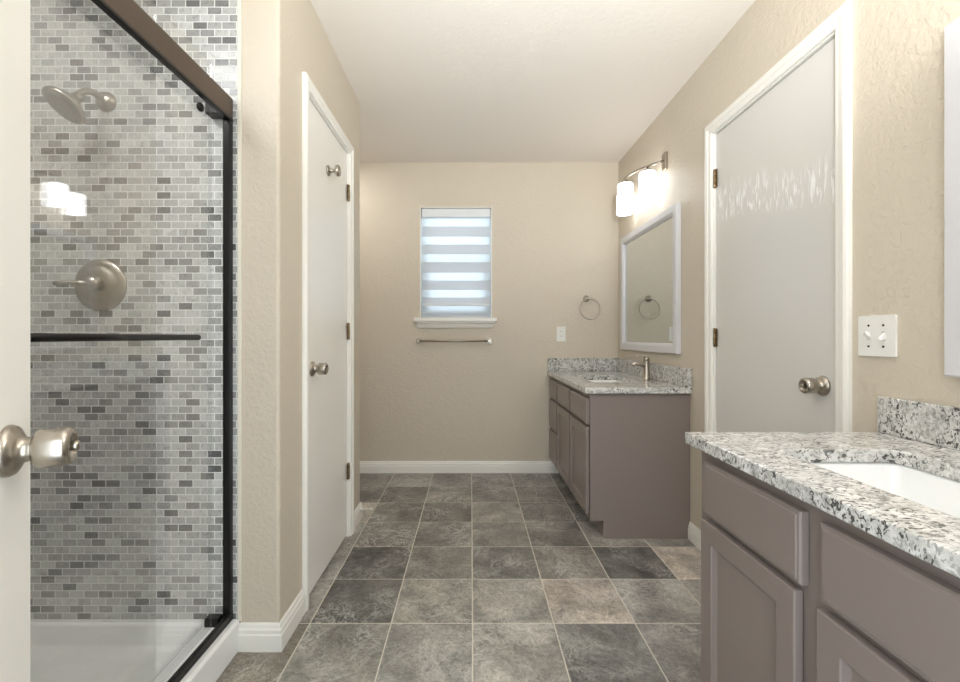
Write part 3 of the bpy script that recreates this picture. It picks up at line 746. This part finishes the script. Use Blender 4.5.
def faucet(label, loc):
    t = thing('faucet', label, 'faucet', loc)
    bm = BM(); lathe(bm, [(0.0, 0.0), (0.025, 0.0), (0.025, 0.004), (0.021, 0.007), (0.0195, 0.010), (0.0185, 0.115), (0.0185, 0.118), (0.0, 0.118)], (0, 0, 0), (0, 0, 1), 28); obj('body', bm, M_nick, t)
    bm = BM(); tube(bm, [(0, 0, 0.088), (-0.035, 0, 0.096), (-0.065, 0, 0.100), (-0.080, 0, 0.098), (-0.088, 0, 0.088)], [0.0125, 0.0122, 0.0118, 0.0115, 0.011], 18); obj('spout', bm, M_nick, t)
    bm = BM(); lathe(bm, [(0.0, 0.119), (0.0185, 0.119), (0.0185, 0.136), (0.016, 0.141), (0.0, 0.142)], (0, 0, 0), (0, 0, 1), 28)
    obj('cap', bm, M_nick, t)
    bm = BM(); vs = [[bm.verts.new((x, y, z)) for y, z in ((-w, z0), (w, z0), (w, z1), (-w, z1))] for x, w, z0, z1 in ((0.016, 0.012, 0.138, 0.147), (-0.010, 0.012, 0.141, 0.149), (-0.060, 0.008, 0.150, 0.155))]
    for a, b in zip(vs, vs[1:]):
        for k in range(4): bm.faces.new((a[k], a[(k + 1) % 4], b[(k + 1) % 4], b[k]))
    bm.faces.new(vs[0]); bm.faces.new(vs[-1]); obj('lever', bm, M_shin, t, bevel=0.002)
    return t
fa = faucet('brushed nickel single lever faucet behind the far sink', (1.082, 2.745, 0.8012))
dup(fa, (1.078, 0.80, 0.8012), 'brushed nickel single lever faucet behind the foreground sink')

# ------------------------------------------------------------------ mirrors
def mirror(label, y0, y1, z0=0.973, z1=1.81):
    t = thing('framed_mirror', label, 'mirror', (XR, (y0 + y1) / 2, z0)); hw = (y1 - y0) / 2; h = z1 - z0
    bm = BM(); fn = lambda u, v, w: (-w, u, v)
    prof = [(0.0, 0.001), (0.0, 0.026), (0.004, 0.030), (0.040, 0.030), (0.046, 0.026), (0.056, 0.016), (0.058, 0.009), (0.058, 0.001)]
    rings = [[bm.verts.new(fn(su * (hw - a), (a if sv < 0 else h - a), b)) for a, b in prof] for su, sv in ((-1, -1), (1, -1), (1, 1), (-1, 1))]
    n = len(prof)
    for i in range(4):
        a, b = rings[i], rings[(i + 1) % 4]
        for k in range(n): bm.faces.new((a[k], a[(k + 1) % n], b[(k + 1) % n], b[k]))
    obj('frame', bm, M_frame, t)
    bm = BM(); box(bm, -0.0095, -0.003, -hw + 0.0575, hw - 0.0575, 0.0575, h - 0.0575); obj('mirror_glass', bm, M_mir, t)
mirror('rectangular mirror in a pale grey frame over the far vanity', 2.455, 3.375)
mirror('pale grey framed mirror over the foreground countertop at the right picture edge', 0.13, 1.066)

# ------------------------------------------------------------------ vanity lights
def vanity_light(label, yc, M_shade, group=None):
    t = thing('vanity_light', label, 'wall lamp', (XR, yc, 2.11), 0, group)
    hl = 0.275; bow = 0.115
    bx = lambda y: -0.030 - bow * (1 - (y / hl) ** 2)
    for s in (-1, 1):
        bm = BM(); box(bm, -0.014, 0.0, s * hl - 0.026, s * hl + 0.026, -0.052, 0.052)
        lathe(bm, [(0.009, 0.012), (0.009, 0.030), (0.011, 0.034), (0.0, 0.040)], (0, s * hl, 0), (-1, 0, 0), 16)
        obj('end_plate', bm, M_nick, t, bevel=0.003)
    bm = BM(); tube(bm, [(bx(y), y, 0.0) for y in [hl * (-1 + 2 * i / 24) for i in range(25)]], 0.0075, 12); obj('bow_bar', bm, M_nick, t)
    for y in (-0.205, 0.0, 0.205):
        x = bx(y)
        bm = BM(); lathe(bm, [(0.006, 0.004), (0.006, -0.018), (0.024, -0.022), (0.026, -0.040), (0.0, -0.041)], (x, y, 0), (0, 0, 1), 24); sk = obj('socket', bm, M_nick, t)
        bm = BM(); lathe(bm, [(0.026, -0.036), (0.044, -0.037), (0.049, -0.043), (0.0505, -0.055), (0.0505, -0.180), (0.047, -0.180), (0.047, -0.055), (0.041, -0.041), (0.026, -0.040)], (x, y, 0), (0, 0, 1), 36, cap=False)
        s_ = obj('glass_shade', bm, M_shade, t)
    return t
vanity_light('three shade nickel bow vanity light above the far mirror', 2.925, M_shade_far)
vanity_light('three shade nickel bow vanity light above the foreground mirror', 0.593, M_shade_near)
